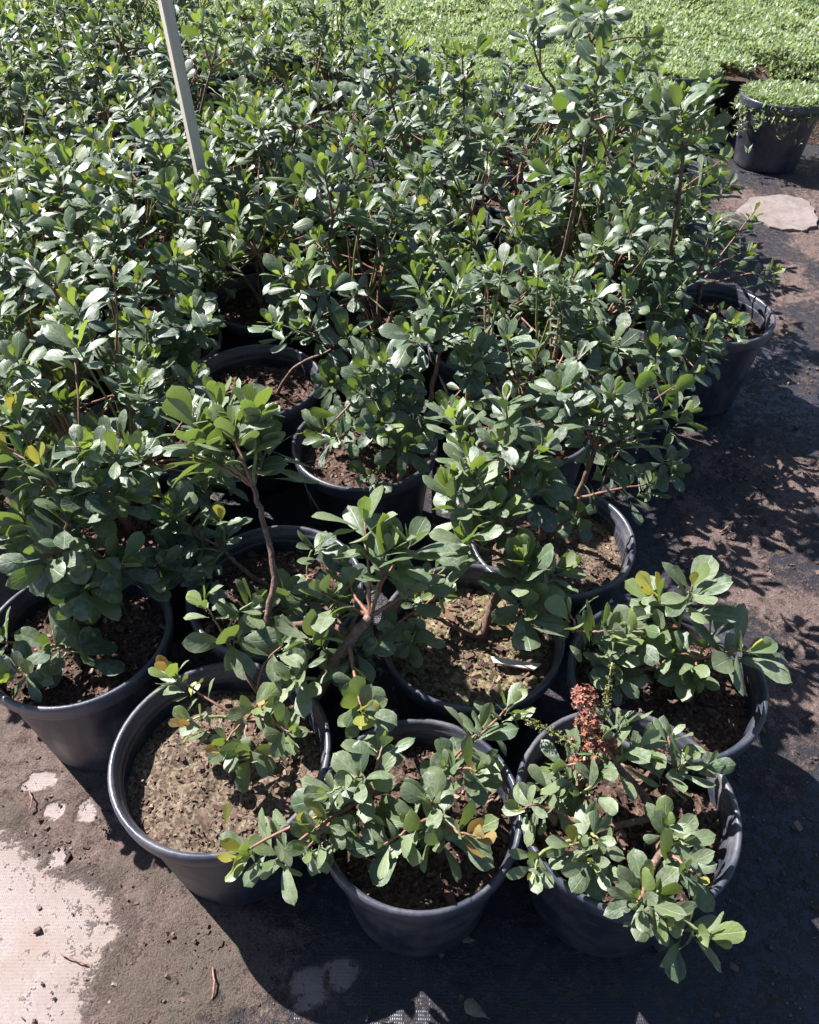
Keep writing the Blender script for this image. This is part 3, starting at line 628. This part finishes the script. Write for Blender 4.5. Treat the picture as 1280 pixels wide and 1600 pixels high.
for p in (Vector((-.57, 1.21)), Vector((.53, 1.80))): grid.append(p); grid_rows.append((p, round((p - o0).dot(vv) / .325)))
ORD = ['first', 'second', 'third', 'fourth', 'fifth', 'sixth', 'seventh', 'eighth', 'ninth', 'tenth', 'eleventh', 'twelfth', 'thirteenth', 'fourteenth', 'fifteenth']
row_ids = sorted({r_ for _, r_ in grid_rows}, reverse=True)
def zone(gi):
    p, r_ = grid_rows[gi]; k_ = row_ids.index(r_)
    order = sorted([q_ for q_, rr in grid_rows if rr == r_], key=lambda q_: -q_.dot(uu)); n_ = order.index(p)
    look = 'shrub with tall shoots' if gi in acc_by else ('small-looking crowded shrub' if p.y > 3 else 'leafy crowded shrub')
    row = 'the back row' if k_ == 0 else 'the ' + ORD[k_] + ' row from the back'
    return look + ', ' + (ORD[n_] + ' from right in ' if n_ else 'rightmost in ') + row
acc_by = {}
for a in ACCENT:
    f = at(*a[0][0]).xy; g_ = min(range(len(grid)), key=lambda i: (grid[i] - f).length); acc_by.setdefault(g_, []).append(a)
for gi, p in enumerate(grid):
    rng = random.Random(1000 + gi); WIDE[0] = rng.uniform(.92, 1.15); FRONT[0] = False
    c = Vector((p.x, p.y, 0)); zl = zone(gi)
    e = new_shrub(c, zl, 'shrubs crowded in the rows of the block', 'plain', rng.randrange(4), rng.uniform(0, 6.28), rng.uniform(.94, 1.04))
    vd_ = p.dot(vv); hz = rng.uniform(.50, .68) + (-.16 if p.x > -.1 else .10) * max(0, min(1, (vd_ - 2.9) / .6)); ns = 4; near = p.y < 2.5; nl = 0
    dist = math.hypot(p.x, p.y); dense = 1.0 if dist < 2.6 else .9
    for s in range(ns):
        br = Branch(e, rng); a0 = s * 6.283 / ns + rng.uniform(-.5, .5); rr = rng.uniform(.05, .10)
        foot = c + Vector((rng.uniform(-.02, .02), rng.uniform(-.02, .02), SOIL_Z - .01))
        node = c + Vector((rr * math.cos(a0), rr * math.sin(a0), SOIL_Z + (hz - SOIL_Z) * rng.uniform(.35, .55)))
        br.twig([foot, (foot + node) * .5 + Vector((rng.uniform(-.02, .02), rng.uniform(-.02, .02), .01)), node], rng.uniform(.005, .0085), .004, 0, 4, .002)
        for t in range(rng.randint(6, 7) + 2 if near else 5):
            a1 = a0 + rng.uniform(-1.2, 1.2); r1 = rng.uniform(.04, .25); zt = hz * rng.uniform(.88, 1.12) - 1.9 * r1 * r1 - (.12 if rng.random() < .25 else 0)
            if near and t > 4: r1 = rng.uniform(.12, .24); zt = rng.uniform(.31, .44)
            tip = c + Vector((r1 * math.cos(a1), r1 * math.sin(a1), max(.32, zt)))
            mid = (node + tip) * .5 + Vector((rng.uniform(-.015, .015), rng.uniform(-.015, .015), rng.uniform(0, .02)))
            path = br.twig([node, mid, tip], .0034, .0013, rng.choice([1, 1, 2]), 4, .0015)
            n = int(rng.uniform(9, 13) * dense); yg = rng.choice([.05, .12, .2, .3]); kd = 'yellow' if rng.random() < (.36 if p.x < -.5 else .10) else 'young'
            leafy_tip(br, path, n, rng.uniform(.048, .066), yg, rng, kd, rng.uniform(.85, 1.1), side=rng.random() < .6)
        br.done()
    for shoot, tips in acc_by.get(gi, []):
        br = Branch(e, rng); T = [c + Vector((0, 0, SOIL_Z - .01))] + [at(*q_) for q_ in shoot]
        if len(T) == 2: T.insert(1, (T[0] + T[1]) * .5)
        br.twig(T, .0062, .0034, 0, 5, .002)
        for q_, n, L, yg in tips:
            tp = at(*q_); mid = (T[-1] + tp) * .5 + Vector((0, 0, .01))
            path = br.twig([T[-1], mid, tp], .0038, .0014, 1, 4, .0015)
            leafy_tip(br, path, n, L, yg, rng, 'young', .95)
        br.done()

# ------------------------------------------------------------------ dried flower head and bud spikes on the front right shrub
def star_flowers(name, pts, size, mat, rng, petals=5):
    V, Fc = [], []
    for p, d in pts:
        d = d.normalized(); u = d.orthogonal().normalized(); w = d.cross(u)
        for q_ in range(petals):
            a = q_ * 6.283 / petals + rng.uniform(-.3, .3); r_ = u * math.cos(a) + w * math.sin(a); t_ = d.cross(r_); s = size * rng.uniform(.7, 1.25)
            b0 = len(V); V += [p, p + r_ * s * .55 + t_ * s * .28 + d * s * .35, p + r_ * s + d * s * rng.uniform(.1, .7), p + r_ * s * .55 - t_ * s * .28 + d * s * .3]
            Fc.append((b0, b0 + 1, b0 + 2, b0 + 3))
    return mesh(name, V, Fc, M[mat], smooth=False)
rng = random.Random(77); inv = SHRUB['C'].matrix_basis.inverted()
def spike(pts, r0, r1, size, count, mat, name, petals=5, stemr=.0022):
    P = smooth_path([at(*q_) for q_ in pts], 8)
    br = Branch(SHRUB['C'], rng); br.twig([at(*q_) for q_ in pts], stemr, .0012, 2, 5, .0006)
    out = []
    for i in range(count):
        f = rng.random(); p = P[min(len(P) - 1, int(f * (len(P) - 1)))]
        a = rng.uniform(0, 6.28); d = Vector((math.cos(a), math.sin(a), rng.uniform(-.5, 1.0))).normalized()
        rr = (r0 + (r1 - r0) * f) * rng.uniform(.4, 1.1)
        out.append((inv @ (p + d * rr), inv.to_3x3() @ (d + Vector((0, 0, .4)))))
    br.done(); o = link(name, star_flowers(name, out, size, mat, rng, petals), SHRUB['C'])
    return o
o = spike([(930, 1175, .355), (924, 1140, .38), (914, 1095, .41), (911, 1082, .42)], .031, .011, .0060, 230, 'flower', 'flower_head'); o['label'] = 'rust-red dried flower head'
spike([(950, 1165, .36), (932, 1150, .375)], .016, .01, .0062, 80, 'flower', 'flower_head')
spike([(915, 1190, .345), (905, 1192, .35)], .018, .012, .0062, 80, 'flower', 'flower_head')
spike([(945, 1120, .39), (950, 1080, .42), (957, 1035, .45)], .008, .003, .0042, 75, 'bud', 'bud_spike', 3)
spike([(915, 1175, .36), (865, 1145, .37), (815, 1122, .38)], .010, .005, .0042, 100, 'bud', 'bud_spike', 3)

# ------------------------------------------------------------------ wooden stake
def beam(name, p0, p1, w, t, mat):
    d = (p1 - p0); L = d.length; V = []; n = 8; rs_ = random.Random(3)
    for i in range(n + 1):
        z = L * i / n; j = rs_.uniform(-.0008, .0008); b_ = .003
        for x, y in ((-w + b_, -t), (w - b_, -t), (w, -t + b_), (w, t - b_), (w - b_, t), (-w + b_, t), (-w, t - b_), (-w, -t + b_)): V.append((x + j, y + j, z))
    Fc = [tuple(range(7, -1, -1)), tuple(n * 8 + q_ for q_ in range(8))]
    for i in range(n):
        for s in range(8): Fc.append((i * 8 + s, i * 8 + (s + 1) % 8, (i + 1) * 8 + (s + 1) % 8, (i + 1) * 8 + s))
    o = link(name, mesh(name, V, Fc, mat, smooth=False)); o.matrix_basis = Matrix.Translation(p0) @ (d.to_track_quat('Z', 'Y').to_matrix().to_4x4()) @ Matrix.Rotation(R(-38), 4, 'Z') ; return o
s1 = at(311, 258, .60)
dep = s1.y
def at_y(px, py, y):
    d = Vector((1, 0, 0)) * ((px - 640) / FPX) + UP * ((800 - py) / FPX) + FWD
    return Vector((0, 0, CAM_H)) + d * (y / d.y)
s2 = at_y(256, -10, dep - .02); dd = (s2 - s1).normalized()
tag(beam('wooden_stake', s1 - dd * (s1.z / dd.z + .02), s2 + dd * .35, .019, .013, M['wood']), 'pale square wooden stake leaning left above the shrubs', 'stake')

# ------------------------------------------------------------------ ground cover in pots behind the block
def sprigs(name, xy, z, rs, leaves=6, L=.030):
    n = len(xy); V = np.zeros((n * leaves * 4, 3), np.float32)
    base = np.repeat(np.concatenate([xy, z[:, None]], 1), leaves, 0); m_ = n * leaves
    az = rs.uniform(0, 2 * np.pi, m_); el = np.radians(rs.uniform(5, 75, m_)); ln = L * rs.uniform(.6, 1.3, m_); w = ln * .17
    d = np.stack([np.cos(az) * np.cos(el), np.sin(az) * np.cos(el), np.sin(el)], -1); s = np.stack([-np.sin(az), np.cos(az), np.zeros(m_)], -1)
    base = base + rs.normal(0, .006, (m_, 3)) * np.array([1, 1, .8])
    V = np.stack([base - s * w[:, None] * .5, base + d * ln[:, None] * .5 - s * w[:, None] + [0, 0, .002], base + d * ln[:, None], base + d * ln[:, None] * .5 + s * w[:, None] + [0, 0, .002]], 1).reshape(-1, 3)
    me = bpy.data.meshes.new(name); me.vertices.add(len(V)); me.vertices.foreach_set('co', V.astype(np.float32).ravel())
    me.loops.add(m_ * 4); me.loops.foreach_set('vertex_index', np.arange(m_ * 4, dtype=np.int32))
    me.polygons.add(m_); me.polygons.foreach_set('loop_start', np.arange(0, m_ * 4, 4, dtype=np.int32))
    me.materials.append(M['cover']); me.update(calc_edges=True); return me
rs2 = np.random.RandomState(8)
CP = []
for s in range(3):
    n = 1500; a = rs2.uniform(0, 6.283, n); r = .165 * np.sqrt(rs2.uniform(0, 1, n)) + np.abs(rs2.normal(0, .035, n)) * (rs2.uniform(0, 1, n) < .4)
    xy = np.stack([r * np.cos(a), r * np.sin(a)], -1); z = .285 + (fbm(xy[:, 0], xy[:, 1], 14, 200 + s, 2) - .5) * .03 - np.maximum(0, r - .16) * rs2.uniform(.8, 3.0, n)
    CP.append(sprigs('foliage', xy, z, rs2))
uuv = uu; back0 = vv * 4.13
cnt = 0; edge = []
for j in range(2):
    for i in range(-14, 12):
        p = back0 + uu * (.36 * (i + .5 * j)) + vv * (.345 * j) + Vector((rg_.uniform(-.02, .02), rg_.uniform(-.02, .02)))
        if p.x > .44 + (p.y - .85) * .345 + .10: continue
        if abs(p.x) > .53 * (p.y * .73 + .95): continue
        edge.append(p)
pr_ = at(1207, 212, .12); edge = [p for p in edge if (p - pr_.xy).length > .36]; edge.append(Vector((pr_.x, pr_.y))); right_most = len(edge) - 1
for i, p in enumerate(edge):
    e = link('ground_cover_pot', None, None, Matrix.Translation((p.x, p.y, 0)) @ Matrix.Rotation(i * 2.1, 4, 'Z'))
    if i == right_most: tag(e, 'large black pot of green ground cover at the right end, standing beside the path', 'pot')
    else: tag(e, 'black pot of fine green ground cover along the front edge of the green bed', 'pot', 'ground cover pots along the edge of the bed')
    S = Matrix.Diagonal((1.12, 1.12, 1.1, 1)); po = link('pot', POT['plain'][0], e, S); link('rim', POT['plain'][1], po)
    so = link('soil', SOILS[i % 4][0], e, Matrix.Diagonal((1.1, 1.1, 1, 1)) @ Matrix.Translation((0, 0, .25)))
    f_ = link('foliage', CP[i % 3], e); f_['kind'] = 'stuff'
n = 160000
fx = rs2.uniform(-4.2, 4.6, n * 2); fy = 3.4 + 7.5 * rs2.uniform(0, 1, n * 2) ** 1.25
vd = fx * vv.x + fy * vv.y
ok = (vd > 4.13 + .50) & (np.abs(fx) < .53 * (fy * .73 + .95) + .3)
xy = np.stack([fx[ok], fy[ok]], -1)[:n]
vdd = xy[:, 0] * vv.x + xy[:, 1] * vv.y; lim = .44 + (xy[:, 1] - .85) * .345
rise = np.where(xy[:, 0] > lim, sstep(4.60, 4.95, vdd), 1.0)
z = .27 * rise + rise * (fbm(xy[:, 0], xy[:, 1], 3.0, 300, 3) - .5) * .16 + (fbm(xy[:, 0], xy[:, 1], 14, 320, 2) - .5) * .05
tag(link('ground_cover', sprigs('ground_cover', xy, z, rs2, 5, .031)), 'bed of fine light green ground cover behind the shrubs', kind='stuff')
# dark potting mix below the mat of ground cover
us = np.linspace(-6, 4, 41); V = []; Fc = []
rows = np.linspace(4.13 + .42, 11, 30)
for a in rows:
    for t in np.linspace(0, 1, 30):
        # walk along the row from the left end to the right-hand edge
        den = uu.x - .345 * uu.y; q0 = vv * float(a); L = (.44 + (q0.y - .85) * .345 + .40 + 2.5 - q0.x) / den
        p = q0 + uu * (-6 + (L + 6) * float(t)); V.append((p.x, p.y, .245 * float(sstep(4.60, 4.95, a)) if p.x > .44 + (p.y - .85) * .345 else .245))
for i in range(29):
    for j in range(29): Fc.append((i * 30 + j, i * 30 + j + 1, (i + 1) * 30 + j + 1, (i + 1) * 30 + j))
bedm = mesh('bed_soil', V, Fc, M['soil']); tag(link('bed_soil', bedm), 'dark potting mix under the ground cover', kind='structure')

# ------------------------------------------------------------------ flat stone beside the path
sp_ = [(1170, 312), (1215, 306), (1262, 318), (1273, 340), (1268, 358), (1230, 362), (1190, 352), (1150, 335)]
c0 = at(1215, 335, 0); outl = smooth_path([at(x, y, 0) for x, y in sp_] + [at(*sp_[0], 0)], 4, random.Random(9), .010)[:-1]
V = []; Fc = []; m_ = len(outl)
for (k_, z) in ((1.0, -.01), (1.0, .008), (.99, .010), (.55, .0105)):
    for p in outl: q_ = c0 + (p - c0) * k_; V.append((q_.x - c0.x, q_.y - c0.y, z + random.Random(len(V)).uniform(-.001, .001)))
for r_ in range(3):
    for s in range(m_): Fc.append((r_ * m_ + s, r_ * m_ + (s + 1) % m_, (r_ + 1) * m_ + (s + 1) % m_, (r_ + 1) * m_ + s))
Fc.append(tuple(3 * m_ + s for s in range(m_)))
tag(link('flat_stone', mesh('flat_stone', V, Fc, M['stone'], smooth=False), None, Matrix.Translation(c0)), 'flat pale pinkish stone slab on the dirt path at the right', 'stone')

# ------------------------------------------------------------------ litter on the ground
n = 9000
lx = rs2.uniform(-.9, 1.7, n * 3); ly = rs2.uniform(.18, 2.4, n * 3)
dd_ = np.maximum(sstep(.40, .02, lx - np.interp(ly, [p.y for p in bx], [p.x for p in bx])), sstep(.35, .7, lx - (ly - .9) * .28) * .55)
onp = sstep(.03, -.03, lx - np.interp(ly, [p.y for p in bx], [p.x for p in bx]))
keep = rs2.uniform(0, 1, n * 3) < np.clip(dd_ * .9 + .03, 0, 1) * (1 - .85 * onp)
pts = np.stack([lx[keep], ly[keep], np.full(keep.sum(), .001)], -1)[:n]
L = np.minimum(rs2.gamma(.9, .0021, len(pts)) + .0013, .018)
tag(link('dirt_crumbs', chips_mesh('dirt_crumbs', pts, L, M['crumb'], rs2, .55, .7)), 'crumbs of dirt and bark scattered over the cloth', kind='stuff')
def twig_thing(pts, r, label):
    V, Fc = [], []; P = [at(x, y, z) for x, y, z in pts]; c = P[0].copy(); c.z = 0
    tube_geo(V, Fc, [p - c for p in smooth_path(P, 4, random.Random(4), .0008)], [r] * (4 * (len(P) - 1) + 1), 5)
    tag(link('fallen_twig', mesh('fallen_twig', V, Fc, M['twig']), None, Matrix.Translation(c)), label, 'twig')
twig_thing([(333, 1512, .006), (335, 1540, .009), (331, 1562, .005)], .0018, 'thin dry twig lying on the mossy dirt below the front left pot')
twig_thing([(95, 1490, .004), (118, 1500, .006), (136, 1508, .004)], .0012, 'hair-thin twig on the bleached cloth in the lower left corner')
twig_thing([(46, 1235, .006), (50, 1250, .010), (46, 1266, .006)], .0014, 'small curved twig on the pale patches beside the left pot')
twig_thing([(1125, 832, .006), (1145, 818, .012), (1148, 826, .006)], .0022, 'short curled twig on the dirt path right of the ribbed pot')
twig_thing([(925, 800, .225), (950, 735, .34), (968, 705, .40)], .0022, 'bare pale twig poking up behind the ribbed pot rim')
def dry(px, py, z, size, rot, tilt, label, kind='dry'):
    p = at(px, py, z); m = Matrix.Translation(p) @ Matrix.Rotation(rot, 4, 'Z') @ Matrix.Rotation(tilt, 4, 'X') @ Matrix.Diagonal((size, size, size, 1))
    tag(link('fallen_leaf', LEAF[kind][int(px) % 7], None, m), label, 'leaf')
dry(765, 1592, .010, .045, 1.1, .2, 'brown dry leaf on the dark cloth at the bottom edge')
dry(1040, 835, .010, .035, 1.9, .1, 'small reddish dry leaf on the dark cloth beside the ribbed pot')
dry(745, 1470, .008, .026, 1.4, .1, 'tiny tan leaf scrap between the two front pots')
dry(1085, 1265, .228, .070, 2.6, .3, 'curled brown leaf on the soil of the front right pot')
dry(905, 1255, .33, .060, .2, -.5, 'mottled tan dead leaf caught among the twigs of the front right shrub')
dry(715, 975, .238, .045, .9, .4, 'orange-brown dead leaf on the mossy soil of the middle pot')
dry(322, 1300, .235, .036, .3, .8, 'pale tan leaf standing against the front rim of the front left pot')
dry(352, 1290, .235, .036, -.2, .9, 'yellow-edged leaf on the gritty soil of the front left pot', 'yellow')
V = []
V = [(x * .040 + y * .006 * (1 if x > 0 else -.6), y * .0065, z * .0022 + .003 * x * y * .3) for x in (-1, -.3, .4, 1) for y in (-1, 1) for z in (-1, 1)]
Fc = [(0, 1, 3, 2), (12, 14, 15, 13)] + [f_ for i in range(3) for f_ in ((i * 4, i * 4 + 4, i * 4 + 5, i * 4 + 1), (i * 4 + 2, i * 4 + 3, i * 4 + 7, i * 4 + 6), (i * 4 + 1, i * 4 + 5, i * 4 + 7, i * 4 + 3), (i * 4, i * 4 + 2, i * 4 + 6, i * 4 + 4))]
cw = mesh('wood_chip', V, Fc, M['wood'], smooth=False)
tag(link('wood_chip', cw, None, Matrix.Translation(at(805, 1037, .232)) @ Matrix.Rotation(-.2, 4, 'Z')), 'long pale wood chip on the mossy soil of the middle pot', 'wood chip')
print('leaves', NLEAF, 'shrubs', len(grid) + len(POS), 'objects', len(bpy.data.objects))
